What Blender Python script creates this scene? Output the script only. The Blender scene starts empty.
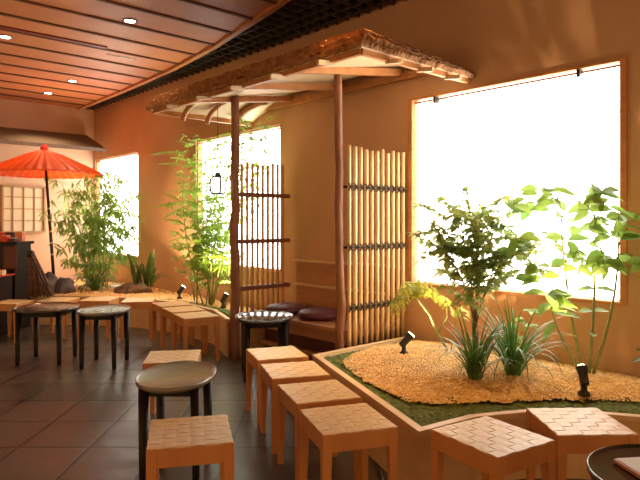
import bpy, bmesh, math, random
from mathutils import Vector, Matrix, noise
R = random.Random(7)
PI = math.pi
sc = bpy.context.scene
COL = sc.collection
# ------------------------------------------------------------ camera, world, light, exposure
cam_d = bpy.data.cameras.new('camera'); cam = bpy.data.objects.new('camera', cam_d); COL.objects.link(cam)
cam.location = (0, 0, 1.38); cam.rotation_euler = (PI/2, 0, 0)
cam_d.sensor_width = 36; cam_d.lens = 600/640*36; cam_d.shift_y = -18/640; cam_d.clip_start = .05
sc.camera = cam
vs = sc.view_settings
vs.view_transform = 'Standard'; vs.look = 'None'; vs.gamma = 1; vs.use_curve_mapping = False
vs.exposure = 0.5
w = bpy.data.worlds.new('world'); sc.world = w; w.use_nodes = True
w.node_tree.nodes['Background'].inputs[0].default_value = (1.0, .54, .23, 1)
w.node_tree.nodes['Background'].inputs[1].default_value = .95
WIN_E = 7.0
def spot(loc, target, power, col=(1, .62, .3), size=60, blend=.6, rad=.03):
    d = bpy.data.lights.new('spot_light', 'SPOT'); d.energy = power; d.color = col
    d.spot_size = math.radians(size); d.spot_blend = blend; d.shadow_soft_size = rad
    o = bpy.data.objects.new('spot_light', d); COL.objects.link(o); o.location = loc
    o.rotation_euler = (Vector(target)-Vector(loc)).to_track_quat('-Z', 'Y').to_euler()
    return o
# wall frame: a runs along the garden wall away from the camera, p is the distance towards it
DW = Vector((-.6723, .7402, 0)); NW = Vector((.7402, .6723, 0))
ANG = math.atan2(DW.y, DW.x)
WALLP = 4.25; CORNER = 10.73; CEIL = 3.39
def W(a, p, z=0): return DW*a + NW*p + Vector((0, 0, z))
spot(W(2.0, 2.9, 3.3), W(2.3, 3.4, .36), 85, (1, .56, .17), 75, .8)
spot(W(3.0, 2.9, 3.3), W(3.2, 3.5, .36), 85, (1, .56, .17), 60, .8)
spot(W(7.6, 3.6, 3.3), W(7.6, 3.9, .36), 90, (1, .58, .25), 60, .8)
spot(W(9.3, 3.4, 3.3), W(9.4, 3.6, .36), 110, (1, .6, .25), 60, .8)
spot(W(8.0, 2.0, 3.3), W(9.9, 2.2, 1.6), 45, (1, .62, .25), 70, .8)

# ------------------------------------------------------------ materials
def mat(name, col, rough=.6, metal=0, spec=.5):
    m = bpy.data.materials.new(name); m.use_nodes = True
    b = m.node_tree.nodes['Principled BSDF']
    b.inputs['Base Color'].default_value = (*col, 1); b.inputs['Roughness'].default_value = rough
    b.inputs['Metallic'].default_value = metal; b.inputs['Specular IOR Level'].default_value = spec
    return m
def nd(m, t): return m.node_tree.nodes.new(t)
def lk(m, a, b): m.node_tree.links.new(a, b)
def noisy(name, c1, c2, rough=.6, scale=8, stretch=(1, 1, 1), bump=.1, dist=.01, spec=.5, detail=4, lo=.3, hi=.7):
    m = mat(name, c1, rough, 0, spec); b = m.node_tree.nodes['Principled BSDF']
    tc = nd(m, 'ShaderNodeTexCoord'); mp = nd(m, 'ShaderNodeMapping'); n = nd(m, 'ShaderNodeTexNoise'); r = nd(m, 'ShaderNodeValToRGB')
    mp.inputs['Scale'].default_value = stretch
    n.inputs['Scale'].default_value = scale; n.inputs['Detail'].default_value = detail
    lk(m, tc.outputs['Object'], mp.inputs[0]); lk(m, mp.outputs[0], n.inputs['Vector']); lk(m, n.outputs[0], r.inputs[0])
    r.color_ramp.elements[0].position = lo; r.color_ramp.elements[1].position = hi
    r.color_ramp.elements[0].color = (*c1, 1); r.color_ramp.elements[1].color = (*c2, 1)
    lk(m, r.outputs[0], b.inputs['Base Color'])
    if bump:
        bp = nd(m, 'ShaderNodeBump'); bp.inputs['Strength'].default_value = bump; bp.inputs['Distance'].default_value = dist
        lk(m, n.outputs[0], bp.inputs['Height']); lk(m, bp.outputs[0], b.inputs['Normal'])
    return m
def leafmat(name, c1, c2, trans=.5):
    m = noisy(name, c1, c2, .45, 5, bump=0)
    b = m.node_tree.nodes['Principled BSDF']; out = m.node_tree.nodes['Material Output']
    t = nd(m, 'ShaderNodeBsdfTranslucent'); mx = nd(m, 'ShaderNodeMixShader'); mx.inputs[0].default_value = trans
    src = b.inputs['Base Color'].links[0].from_socket
    lk(m, src, t.inputs[0]); lk(m, b.outputs[0], mx.inputs[1]); lk(m, t.outputs[0], mx.inputs[2]); lk(m, mx.outputs[0], out.inputs[0])
    return m
def emis(name, col, s):
    m = mat(name, col, .5); b = m.node_tree.nodes['Principled BSDF']
    b.inputs['Emission Color'].default_value = (*col, 1); b.inputs['Emission Strength'].default_value = s
    return m
M = {}
M['wall'] = noisy('ochre_plaster', (.53, .315, .185), (.61, .37, .225), .85, 1.6, bump=.25, dist=.004, spec=.2)
M['trimwood'] = noisy('orange_wood', (.50, .20, .06), (.60, .27, .09), .45, 6, (1, 1, 6), .05)
M['ceil'] = noisy('ceiling_board', (.56, .20, .06), (.64, .25, .08), .5, 3, (1, 1, 1), .05)
M['dark'] = mat('dark_void', (.012, .010, .009), .8)
M['groove'] = mat('groove_shade_brown', (.13, .045, .018), .7)  # dark brown stands in for the shade inside the board gaps
M['lattice'] = mat('black_lattice', (.06, .045, .034), .55)
M['stoolwood'] = noisy('beech_stool_wood', (.50, .20, .06), (.58, .26, .085), .38, 10, (1, 1, .15), .04)
M['strap'] = noisy('woven_webbing', (.66, .45, .22), (.76, .55, .29), .42, 40, (1, 1, 1), .15, .002)
M['ply'] = noisy('planter_plywood', (.60, .38, .19), (.68, .45, .24), .5, 4, (1, 1, 5), .04)
M['rim'] = noisy('planter_rim_wood', (.66, .44, .24), (.74, .52, .30), .45, 6, (1, 1, 1), .04)
M['lacquer'] = mat('black_lacquer', (.010, .007, .006), .4, 0, .3)
M['traytop'] = noisy('pale_reflection_lacquer', (.15, .13, .095), (.18, .155, .11), .26, 6, bump=0, spec=1)  # black lacquer, base lightened to paint in the pale reflection
M['gloss'] = mat('glossy_black_lacquer', (.03, .03, .033), .10, 0, 1)
M['darktop'] = noisy('dark_brown_lacquer', (.03, .02, .016), (.05, .035, .026), .2, 6, bump=0, spec=.8)
M['blackleg'] = mat('black_stained_leg', (.010, .007, .006), .45, 0, .25)
M['bark'] = noisy('peeled_bark', (.17, .065, .03), (.30, .13, .06), .6, 14, (1, 1, .25), .5, .01)
M['beam'] = noisy('pole_beam_wood', (.44, .17, .05), (.56, .26, .09), .5, 10, (1, 1, 1), .2, .005)
M['thatch'] = noisy('cedar_bark_roofing', (.20, .09, .04), (.42, .22, .10), .95, 22, (1, 1, 1), .6, .015, .1)
M['cream'] = noisy('cream_roof_board', (.66, .48, .27), (.74, .56, .34), .6, 3, bump=.03)
M['bamboo'] = noisy('yellow_bamboo', (.62, .40, .17), (.74, .52, .25), .35, 9, (1, 1, .3), .05)
M['bambood'] = noisy('brown_bamboo', (.50, .26, .09), (.62, .36, .14), .4, 9, (1, 1, .3), .05)
M['rope'] = mat('black_palm_rope', (.02, .014, .012), .9)
M['rail'] = mat('red_brown_rail', (.20, .07, .03), .55)
M['bench'] = noisy('bench_wood', (.42, .19, .08), (.50, .24, .10), .5, 5, (1, 1, 4), .04)
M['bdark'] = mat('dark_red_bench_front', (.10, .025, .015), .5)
M['cushion'] = noisy('plum_cushion', (.10, .025, .035), (.15, .04, .05), .5, 6, bump=.1, spec=.5)
M['sand'] = noisy('orange_gravel', (.40, .19, .045), (.78, .45, .14), .85, 60, bump=.8, dist=.01, detail=6)
M['pebble'] = noisy('tan_pebble', (.66, .38, .12), (.90, .64, .30), .7, 14, bump=0)
M['moss'] = noisy('dark_moss', (.05, .07, .010), (.16, .18, .03), .95, 45, bump=1, dist=.02, detail=6)
M['rock'] = noisy('dark_rock', (.05, .04, .038), (.14, .11, .10), .6, 9, bump=.5, dist=.02)
M['brock'] = noisy('brown_rock', (.10, .05, .025), (.22, .12, .06), .8, 14, bump=.8, dist=.02)
M['leaf'] = leafmat('green_leaf', (.17, .29, .05), (.36, .50, .11), .6)
M['leafd'] = leafmat('deep_green_leaf', (.07, .13, .03), (.15, .22, .05), .35)
M['leafl'] = leafmat('light_green_leaf', (.20, .36, .04), (.36, .52, .08), .55)
M['leafo'] = leafmat('olive_leaf', (.28, .38, .12), (.56, .64, .28), .8)
M['leafb'] = leafmat('broad_green_leaf', (.14, .26, .05), (.28, .42, .09), .5)
M['leafy'] = leafmat('yellow_green_leaf', (.30, .34, .05), (.54, .52, .09), .5)
M['grass'] = leafmat('strap_leaf', (.045, .12, .02), (.12, .24, .05), .3)
M['stem'] = noisy('brown_stem', (.13, .075, .03), (.24, .15, .06), .7, 20, bump=.2)
M['gstem'] = noisy('green_stem', (.16, .20, .05), (.28, .30, .08), .6, 20, bump=0)
M['black'] = mat('black_metal', (.015, .014, .014), .4)
M['lamp'] = emis('lamp_glow', (1, .78, .5), 30)
M['down'] = emis('downlight_glow', (1, .80, .50), 14)
M['paper'] = emis('lantern_paper', (1, .93, .78), 1.6)
M['screen'] = emis('sunlit_window_screen', (1, .965, .90), WIN_E)
M['blind'] = leafmat('pale_blind_strip', (.85, .80, .68), (.9, .85, .74), .7)
M['shoji'] = mat('shoji_paper', (.62, .46, .28), .8)
M['shojiw'] = mat('shoji_grid_wood', (.32, .17, .07), .6)
M['eave'] = noisy('weathered_grey_board', (.13, .10, .075), (.19, .15, .11), .6, 4, (1, 8, 1), .1)
M['red'] = leafmat('red_umbrella_paper', (.80, .08, .015), (.88, .12, .02), .45)
M['redcloth'] = mat('red_cloth', (.62, .035, .018), .7)
M['white'] = mat('white_paper', (.85, .83, .78), .6)
M['vent'] = mat('dark_red_vent', (.16, .02, .012), .5)
M['glass'] = mat('clear_glass', (1, 1, 1), .02)
M['glass'].node_tree.nodes['Principled BSDF'].inputs['Transmission Weight'].default_value = 1
# slate floor
def floor_mat():
    m = mat('slate_tiles', (.08, .07, .06), .35, 0, .5); b = m.node_tree.nodes['Principled BSDF']
    tc = nd(m, 'ShaderNodeTexCoord'); mp = nd(m, 'ShaderNodeMapping'); br = nd(m, 'ShaderNodeTexBrick')
    mp.inputs['Location'].default_value = (.11, .17, 0)
    lk(m, tc.outputs['Object'], mp.inputs[0]); lk(m, mp.outputs[0], br.inputs['Vector'])
    br.offset = 0.0; br.squash = 1
    for k, v in (('Scale', 1), ('Mortar Size', .013), ('Mortar Smooth', .3), ('Brick Width', .435), ('Row Height', .48), ('Bias', 0)): br.inputs[k].default_value = v
    br.inputs['Color1'].default_value = (.045, .035, .027, 1); br.inputs['Color2'].default_value = (.085, .066, .052, 1); br.inputs['Mortar'].default_value = (.006, .005, .004, 1)
    n = nd(m, 'ShaderNodeTexNoise'); n.inputs['Scale'].default_value = 5; n.inputs['Detail'].default_value = 6
    lk(m, tc.outputs['Object'], n.inputs['Vector'])
    mx = nd(m, 'ShaderNodeMix'); mx.data_type = 'RGBA'; mx.blend_type = 'OVERLAY'; mx.inputs[0].default_value = .5
    lk(m, br.outputs['Color'], mx.inputs[6]); lk(m, n.outputs[0], mx.inputs[7]); lk(m, mx.outputs[2], b.inputs['Base Color'])
    ad = nd(m, 'ShaderNodeMath'); ad.operation = 'MULTIPLY_ADD'; ad.inputs[1].default_value = -2.0
    lk(m, br.outputs['Fac'], ad.inputs[0]); lk(m, n.outputs[0], ad.inputs[2])
    bp = nd(m, 'ShaderNodeBump'); bp.inputs['Strength'].default_value = .35; bp.inputs['Distance'].default_value = .012
    lk(m, ad.outputs[0], bp.inputs['Height']); lk(m, bp.outputs[0], b.inputs['Normal'])
    mr = nd(m, 'ShaderNodeMapRange'); mr.inputs[3].default_value = .20; mr.inputs[4].default_value = .5
    lk(m, n.outputs[0], mr.inputs[0]); lk(m, mr.outputs[0], b.inputs['Roughness'])
    return m
M['floor'] = floor_mat()

# ------------------------------------------------------------ mesh helpers
class MB:
    def __init__(s): s.v = []; s.f = []; s.sm = []
    def add(s, vs_, fs, smooth=False):
        o = len(s.v); s.v += [Vector(v) for v in vs_]; s.f += [tuple(i+o for i in f) for f in fs]; s.sm += [smooth]*len(fs); return s
    def box(s, c, d, mtx=None, taper=1):
        x, y, z = d[0]/2, d[1]/2, d[2]/2; vs_ = []
        for k in (-1, 1):
            t = taper if k < 0 else 1
            for i, j in ((-1, -1), (1, -1), (1, 1), (-1, 1)):
                v = Vector((i*x*t, j*y*t, k*z))
                if mtx: v = mtx @ v
                vs_.append(v+Vector(c))
        return s.add(vs_, [(3, 2, 1, 0), (4, 5, 6, 7), (0, 1, 5, 4), (1, 2, 6, 5), (2, 3, 7, 6), (3, 0, 4, 7)])
    def wbox(s, a0, a1, p0, p1, z0, z1):      # box in the wall frame
        vs_ = [W(a, p, z) for z in (z0, z1) for a, p in ((a0, p0), (a1, p0), (a1, p1), (a0, p1))]
        return s.add(vs_, [(3, 2, 1, 0), (4, 5, 6, 7), (0, 1, 5, 4), (1, 2, 6, 5), (2, 3, 7, 6), (3, 0, 4, 7)])
    def prism(s, pts, z0, z1):
        n = len(pts); vs_ = [(p[0], p[1], z0) for p in pts]+[(p[0], p[1], z1) for p in pts]
        return s.add(vs_, [tuple(range(n-1, -1, -1)), tuple(range(n, 2*n))]+[(i, (i+1) % n, n+(i+1) % n, n+i) for i in range(n)])
    def tube(s, path, r, n=8, cap=True):
        path = [Vector(p) for p in path]; m = len(path); rr = r if hasattr(r, '__len__') else [r]*m
        vs_ = []; up = None
        for i, p in enumerate(path):
            t = (path[min(i+1, m-1)]-path[max(i-1, 0)]).normalized()
            if up is None: up = t.orthogonal().normalized()
            up = (up-t*up.dot(t)); up = up.normalized() if up.length > 1e-5 else t.orthogonal().normalized()
            q = t.cross(up)
            for k in range(n): vs_.append(p+(up*math.cos(2*PI*k/n)+q*math.sin(2*PI*k/n))*rr[i])
        fs = [(i*n+k, i*n+(k+1) % n, (i+1)*n+(k+1) % n, (i+1)*n+k) for i in range(m-1) for k in range(n)]
        if cap: fs += [tuple(range(n-1, -1, -1)), tuple(range((m-1)*n, m*n))]
        return s.add(vs_, fs, True)
    def lathe(s, c, prof, n=32, sx=1, sy=1, caps=True):
        vs_ = []; c = Vector(c)
        for r, z in prof:
            for k in range(n): vs_.append(c+Vector((r*sx*math.cos(2*PI*k/n), r*sy*math.sin(2*PI*k/n), z)))
        m = len(prof); fs = [(i*n+k, i*n+(k+1) % n, (i+1)*n+(k+1) % n, (i+1)*n+k) for i in range(m-1) for k in range(n)]
        if caps and prof[0][0] > 1e-4: fs.append(tuple(range(n-1, -1, -1)))
        if caps and prof[-1][0] > 1e-4: fs.append(tuple(range((m-1)*n, m*n)))
        return s.add(vs_, fs, True)
    def blob(s, c, d, seed=0, amp=.25, n=3):
        bm = bmesh.new(); bmesh.ops.create_icosphere(bm, subdivisions=n, radius=1)
        vs_ = []
        for v in bm.verts:
            k = 1+amp*noise.noise(v.co*1.3+Vector((seed*7.1, seed*3.3, 0)))
            vs_.append(Vector((v.co.x*d[0]*k, v.co.y*d[1]*k, max(v.co.z, -.6)*d[2]*k))+Vector(c))
        fs = [tuple(v.index for v in f.verts) for f in bm.faces]; bm.free()
        return s.add(vs_, fs, True)
    def leaf(s, base, d, nrm, L, Wd, droop=.25, fold=.15):
        d = Vector(d).normalized(); nrm = Vector(nrm); nrm = (nrm-d*nrm.dot(d))
        nrm = nrm.normalized() if nrm.length > 1e-4 else d.orthogonal().normalized()
        q = d.cross(nrm); base = Vector(base); vs_ = [base]
        for t, wk in ((.25, .8), (.55, 1), (.82, .55)):
            c = base+d*L*t-Vector((0, 0, 1))*droop*L*t*t
            vs_ += [c+q*Wd*.5*wk+nrm*fold*Wd*wk, c, c-q*Wd*.5*wk+nrm*fold*Wd*wk]
        vs_.append(base+d*L-Vector((0, 0, 1))*droop*L)
        return s.add(vs_, [(0, 2, 1), (0, 3, 2), (1, 2, 5, 4), (2, 3, 6, 5), (4, 5, 8, 7), (5, 6, 9, 8), (7, 8, 10), (8, 9, 10)], True)
    def blade(s, base, az, L, wd, lean, n=7):   # arching strap leaf
        base = Vector(base); h = Vector((math.cos(az), math.sin(az), 0)); q = Vector((-h.y, h.x, 0)); vs_ = []
        p = base.copy(); ang = PI/2-lean*.25
        for i in range(n+1):
            t = i/n; wk = wd*.5*(1-t**3)*(.6+.4*min(1, 4*t))
            vs_ += [p+q*wk, p-Vector((0, 0, .2*wk)), p-q*wk]
            ang -= lean*1.5/n*(.4+1.4*t)
            p = p+(h*math.cos(ang)+Vector((0, 0, math.sin(ang))))*L/n
        fs = []
        for i in range(n): a = 3*i; fs += [(a, a+1, a+4, a+3), (a+1, a+2, a+5, a+4)]
        return s.add(vs_, fs, True)
    def build(s, name, m, parent=None, bevel=0, origin=None, sub=0, solid=0):
        me = bpy.data.meshes.new(name)
        off = Vector((0, 0, 0))
        if parent is None and origin is not None: off = Vector(origin)
        elif parent is not None: off = world_off(parent)
        me.from_pydata([v-off for v in s.v], [], s.f); me.update()
        me.polygons.foreach_set('use_smooth', s.sm)
        o = bpy.data.objects.new(name, me); COL.objects.link(o)
        if parent is not None: o.parent = parent
        elif origin is not None: o.location = off
        me.materials.append(M[m] if isinstance(m, str) else m)
        if solid: md = o.modifiers.new('solid', 'SOLIDIFY'); md.thickness = solid
        if bevel:
            md = o.modifiers.new('bevel', 'BEVEL'); md.width = bevel; md.segments = 2; md.limit_method = 'ANGLE'
        return o
def world_off(o):
    v = Vector((0, 0, 0))
    while o is not None: v += Vector(o.location); o = o.parent
    return v
def empty(name, loc=(0, 0, 0)):
    o = bpy.data.objects.new(name, None); COL.objects.link(o); o.location = loc; o.empty_display_size = .1; return o
def tag(o, label, cat, group=None, kind=None):
    o['label'] = label; o['category'] = cat
    if group: o['group'] = group
    if kind: o['kind'] = kind
    return o
def struct(o): o['kind'] = 'structure'; return o
def copy_tree(o, parent=None):
    c = o.copy(); COL.objects.link(c)
    if parent is not None: c.parent = parent
    for ch in list(o.children): copy_tree(ch, c)
    return c

# ------------------------------------------------------------ room shell
struct(MB().box((-2, 4.5, -.05), (16, 19, .1)).build('floor', 'floor'))
WINS = [(1.60, 3.481), (5.356, 7.196), (8.963, 10.68)]; Z0, Z1 = .817, 2.49
wl = MB(); TH = .28
cuts = [-3.0]+[x for w_ in WINS for x in w_]+[CORNER+.2]
for i in range(0, len(cuts), 2): wl.wbox(cuts[i], cuts[i+1], WALLP, WALLP+TH, 0, 3.75)
for a0, a1 in WINS:
    wl.wbox(a0, a1, WALLP, WALLP+TH, 0, Z0); wl.wbox(a0, a1, WALLP, WALLP+TH, Z1, 3.75)
struct(wl.build('wall_right', 'wall'))
struct(MB().wbox(CORNER, CORNER+.2, -6, WALLP, 0, 3.75).build('wall_back', 'wall'))
for i, (a0, a1) in enumerate(WINS):
    fw = .045 if i == 0 else .025
    f = MB()
    pf = (-.015, .09) if i == 0 else (.02, .09)
    f.wbox(a0, a0+fw, WALLP+pf[0], WALLP+pf[1], Z0, Z1); f.wbox(a1-fw, a1, WALLP+pf[0], WALLP+pf[1], Z0, Z1)
    f.wbox(a0+fw, a1-fw, WALLP+pf[0], WALLP+pf[1], Z0, Z0+.02); f.wbox(a0+fw, a1-fw, WALLP+pf[0], WALLP+pf[1], Z1-.02, Z1)
    win = struct(f.build('window_%d' % (i+1), 'trimwood', bevel=.003))
    MB().wbox(a0+fw, a1-fw, WALLP+.085, WALLP+.089, Z0+.02, Z1-.02).build('screen', 'screen', win)
    h = MB(); h.tube([W(a0+fw, WALLP+.045, Z1-.035), W(a1-fw, WALLP+.045, Z1-.035)], .008)
    h.build('blind_rod', 'rail', win)
    if i == 0:
        for a in (1.93, 3.19):
            MB().wbox(a-.012, a+.012, WALLP-.012, WALLP+.04, Z1-.075, Z1-.02).build('blind_clip', 'black', win)
        st = MB()
        for k in range(6): st.wbox(3.40-.052*k-.02, 3.40-.052*k+.02, WALLP+.055, WALLP+.058, Z0+.03, Z1-.04)
        st.build('blind_strips', 'blind', win)
        st = MB()
        for k in range(150): st.wbox(a0+.05+k*.0116, a0+.056+k*.0116, WALLP+.03, WALLP+.036, Z0+.02, Z0+.03+.016*R.random())
        st.build('blind_fringe', 'bambood', win)
# ceiling: curved edge against the dark lattice
CUR = [(-3, -.6), (-1, .7), (0, 1.45), (1, 2.05), (2, 2.58), (3, 3.02), (3.6, 3.22), (4.23, 3.41), (4.55, 3.47), (5.13, 3.57), (5.82, 3.70), (7.12, 3.85), (8.8, 3.93), (11, 3.98)]
def cp(a):
    for (a0, p0), (a1, p1) in zip(CUR, CUR[1:]):
        if a <= a1: t = (a-a0)/(a1-a0); return p0+t*(p1-p0)
    return CUR[-1][1]
c = MB(); g = MB()
k = -19
while True:
    a0 = 6.32+.5*k; a1 = a0+.5
    if a0 > CORNER: break
    a1 = min(a1, CORNER); a0_ = a0+.035
    if a1-a0_ > .02:
        pts = [(a0_, -6), (a1, -6), (a1, cp(a1)), ((a0_+a1)/2, cp((a0_+a1)/2)), (a0_, cp(a0_))]
        n = 5; vs_ = [W(a, p, CEIL+.012*(1-(a-a0)/.5)) for a, p in pts]+[W(a, p, CEIL+.035) for a, p in pts]
        c.add(vs_, [tuple(range(n-1, -1, -1)), tuple(range(n, 2*n))]+[(i, (i+1) % n, n+(i+1) % n, n+i) for i in range(n)])
    k += 1
struct(c.build('ceiling', 'ceil'))
bt = MB()
for k in range(-18, 9):
    a0 = 6.32+.5*k; bt.wbox(a0-.004, a0+.036, -6, cp(a0+.016)-.03, CEIL-.014, CEIL+.034)
struct(bt.build('ceiling_groove_shade', 'groove'))  # added dark strips, painting the shaded grooves between the boards
cc = [(-3+.5*i) for i in range(0, 28)]
g.prism([(W(a, -6).x, W(a, -6).y) for a in (CORNER, -3)]+[(W(min(a, CORNER), cp(a)-.01).x, W(min(a, CORNER), cp(a)-.01).y) for a in cc], CEIL+.036, CEIL+.06)
struct(g.build('ceiling_backing', 'groove'))
struct(MB().wbox(-3, CORNER, -1, WALLP, 3.70, 3.74).build('ceiling_void', 'dark'))
t = MB(); na = 56
for i in range(na):
    a0 = -3+(CORNER+3)*i/na; a1 = -3+(CORNER+3)*(i+1)/na
    vs_ = [W(a, cp(a)+dp, z) for z in (CEIL-.03, CEIL+.07) for a, dp in ((a0, -.03), (a1, -.03), (a1, .03), (a0, .03))]
    t.add(vs_, [(3, 2, 1, 0), (4, 5, 6, 7), (0, 1, 5, 4), (2, 3, 7, 6)])
struct(t.build('trim_1', 'trimwood'))
l = MB()
a = -2.95
while a < CORNER:
    l.wbox(a, a+.012, cp(a)+.03, WALLP, CEIL, CEIL+.09); a += .15
p = -.5
while p < WALLP:
    # bar runs where the strip is open (curve lies below p)
    a_hi = -3
    while a_hi < CORNER and cp(a_hi)+.03 < p: a_hi += .05
    if a_hi > -2.9: l.wbox(-3, min(a_hi, CORNER), p, p+.012, CEIL, CEIL+.088)
    p += .15
struct(l.build('ceiling_lattice', 'lattice'))
# downlights and vents
def at(x, y, z):      # ceiling fixtures measured on the ceiling plane
    Y = 600*(1.38-z)/(y-222); return Vector(((x-320)/600*Y, Y, z))
DL = [('round recessed downlight at the near right of the slatted ceiling', (-1.90, 6.00)), ('round recessed downlight nearest the dark ceiling vent', (-3.42, 6.52)),
      ('right one of the two downlights near the back wall', (-3.53, 8.55)), ('left one of the two downlights near the back wall', (-4.24, 9.35))]
for lb, (x, y) in DL:
    o = empty('downlight', (x, y, CEIL)); tag(o, lb, 'ceiling light', 'recessed ceiling downlights')
    MB().lathe((x, y, CEIL), [(.055, -.004), (.075, -.004), (.075, .02), (.055, .02), (.055, -.004)], 24, caps=False).build('trim_ring', 'rail', o)
    MB().lathe((x, y, CEIL), [(.0, -.002), (.054, -.002), (.054, .018), (0, .018)], 24).build('lens', 'down', o)
    spot((x, y, CEIL-.02), (x, y, 0), 45, (1, .66, .36), 110, .8, .05)
v = MB(); v.wbox(6.73, 6.80, .8, 2.82, CEIL-.012, CEIL+.01)
tag(v.build('ceiling_vent', 'vent'), 'long dark red slot vent set between the ceiling boards', 'vent')
v = MB(); v.wbox(7.03, 7.045, 2.95, 3.3, CEIL-.006, CEIL+.015)
tag(v.build('ceiling_slot', 'white'), 'short thin pale slot in the ceiling boards', 'vent')

# back wall: shoji panel and sloping board eave
wp = empty('shoji_panel', W(CORNER-.02, 3.06, 1.2)); tag(wp, 'square paper shoji panel with wooden grid on the back wall', 'shoji screen')
MB().wbox(CORNER-.03, CORNER, 2.72, 3.40, 1.2, 1.98).build('paper', 'shoji', wp)
f = MB()
for p in (2.72, 3.375): f.wbox(CORNER-.06, CORNER-.03, p, p+.03, 1.2, 1.98)
for z in (1.2, 1.95): f.wbox(CORNER-.06, CORNER-.03, 2.72, 3.40, z, z+.03)
f.build('frame', 'shojiw', wp)
f = MB()
for k in (1, 2, 3): f.wbox(CORNER-.045, CORNER-.03, 2.72+.168*k, 2.72+.168*k+.014, 1.23, 1.95); f.wbox(CORNER-.047, CORNER-.03, 2.75, 3.37, 1.2+.195*k, 1.2+.195*k+.014)
f.build('lattice', 'shojiw', wp)
e = MB()
vs_ = [W(a, p, z) for p in (-3, 4.12) for a, z in ((10.73, 2.93), (9.9, 2.62), (9.9, 2.56), (10.73, 2.87))]
e.add(vs_, [(0, 1, 2, 3), (7, 6, 5, 4), (0, 4, 5, 1), (1, 5, 6, 2), (2, 6, 7, 3), (3, 7, 4, 0)])
tag(e.build('board_eave', 'eave'), 'dark grey sloping board eave along the top of the back wall', 'eave')

# ------------------------------------------------------------ planters
def planter(name, label, pts, z0, inner):
    o = empty(name, (*pts[0], 0)); tag(o, label, 'planter')
    n = len(pts); side = MB(); rim = MB()
    for i in range(n-1):
        p, q = Vector((*pts[i], 0)), Vector((*pts[i+1], 0)); d = (q-p).normalized(); nn = Vector((d.y, -d.x, 0))*inner
        def off(k, i, th):
            ds = []
            if i > 0: ds.append((Vector((*pts[i], 0))-Vector((*pts[i-1], 0))).normalized())
            if i < n-1: ds.append((Vector((*pts[i+1], 0))-Vector((*pts[i], 0))).normalized())
            s_ = sum(ds, Vector((0, 0, 0))).normalized(); m_ = Vector((s_.y, -s_.x, 0))*inner
            return Vector((*pts[i], 0))+m_*(th/max(.3, m_.dot(Vector((ds[0].y, -ds[0].x, 0))*inner)))
        for mb, t0, t1, za, zb in ((side, .008, .03, 0, z0-.028), (rim, 0, .045, z0-.028, z0)):
            A, B = off(0, i, t0), off(0, i+1, t0); C_, D_ = off(0, i+1, t1), off(0, i, t1)
            vs_ = [Vector((v.x, v.y, z)) for z in (za, zb) for v in (A, B, C_, D_)]
            mb.add(vs_, [(3, 2, 1, 0), (4, 5, 6, 7), (0, 1, 5, 4), (1, 2, 6, 5), (2, 3, 7, 6), (3, 0, 4, 7)])
    side.build('side_panel', 'ply', o); rim.build('rim', 'rim', o)
    return o
wp2 = lambda a, p: (W(a, p).x, W(a, p).y)
PR = [wp2(3.455, 4.24), wp2(3.455, 3.06), (.482, 2.92), (.811, 3.14), (1.10, 3.22), (1.39, 3.22), (1.67, 3.14), (2.2, 2.86), wp2(.05, 4.24)]
planter('planter', 'near wooden planter with pale rim holding gravel, moss and the large shrubs', PR, .36, -1)
PL = [(-.96, 6.12), (-1.2, 6.76), (-1.75, 7.42), (-2.4, 7.82), (-3.1, 8.02), (-4.25, 8.08), wp2(CORNER-.05, 2.6)]
planter('planter', 'far wooden planter behind the row of stools, holding bamboo and ferns', PL, .39, 1)
# --- ground fill
def inpoly(x, y, P):
    r = False; n = len(P)
    for i in range(n):
        x0, y0 = P[i]; x1, y1 = P[(i+1) % n]
        if (y0 > y) != (y1 > y) and x < (x1-x0)*(y-y0)/(y1-y0)+x0: r = not r
    return r
def edge_d(x, y, P):
    d = 9; n = len(P)
    for i in range(n):
        a = Vector(P[i]); b = Vector(P[(i+1) % n]); ab = b-a; q = Vector((x, y)); t = max(0, min(1, (q-a).dot(ab)/ab.length_squared)); d = min(d, (q-a-ab*t).length)
    return d
def ground(name, P, zf, m, step, label, cat, margin=.0, kind='stuff', rough=.01, jit=0):
    xs = [p[0] for p in P]; ys = [p[1] for p in P]; mb = MB(); idx = {}
    nx = int((max(xs)-min(xs))/step)+2; ny = int((max(ys)-min(ys))/step)+2
    for i in range(nx):
        for j in range(ny):
            x = min(xs)+i*step; y = min(ys)+j*step
            xx = x+jit*noise.noise(Vector((x*7, y*7, 2)))+jit*.5*noise.noise(Vector((x*22, y*22, 2))); yy = y+jit*noise.noise(Vector((x*7, y*7, 8)))+jit*.5*noise.noise(Vector((x*22, y*22, 8)))
            if inpoly(xx, yy, P) and (margin == 0 or edge_d(x, y, P) >= margin):
                idx[i, j] = len(mb.v); mb.v.append(Vector((x, y, zf(x, y)+rough*noise.noise(Vector((x*30, y*30, 0)))+rough*.6*noise.noise(Vector((x*90, y*90, 0))))))
    for (i, j) in list(idx):
        if all(q in idx for q in ((i+1, j), (i+1, j+1), (i, j+1))): mb.f.append((idx[i, j], idx[i+1, j], idx[i+1, j+1], idx[i, j+1])); mb.sm.append(True)
    o = mb.build(name, m); tag(o, label, cat, kind=kind); return o
SR = [(.40, 4.90), (.24, 4.66), (.16, 4.42), (.21, 4.12), (.36, 3.74), (.50, 3.44), (.78, 3.40), (1.15, 3.46), (1.50, 3.49), (1.85, 3.42), (2.15, 3.25), wp2(.4, 4.24), wp2(3.0, 4.24), (.82, 5.22)]
ZR = .335; ZL = .37
ground('moss', PR, lambda x, y: ZR-.002, 'moss', .014, 'dark green moss bordering the near planter inside its pale rim', 'moss', .03, rough=.016)
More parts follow.
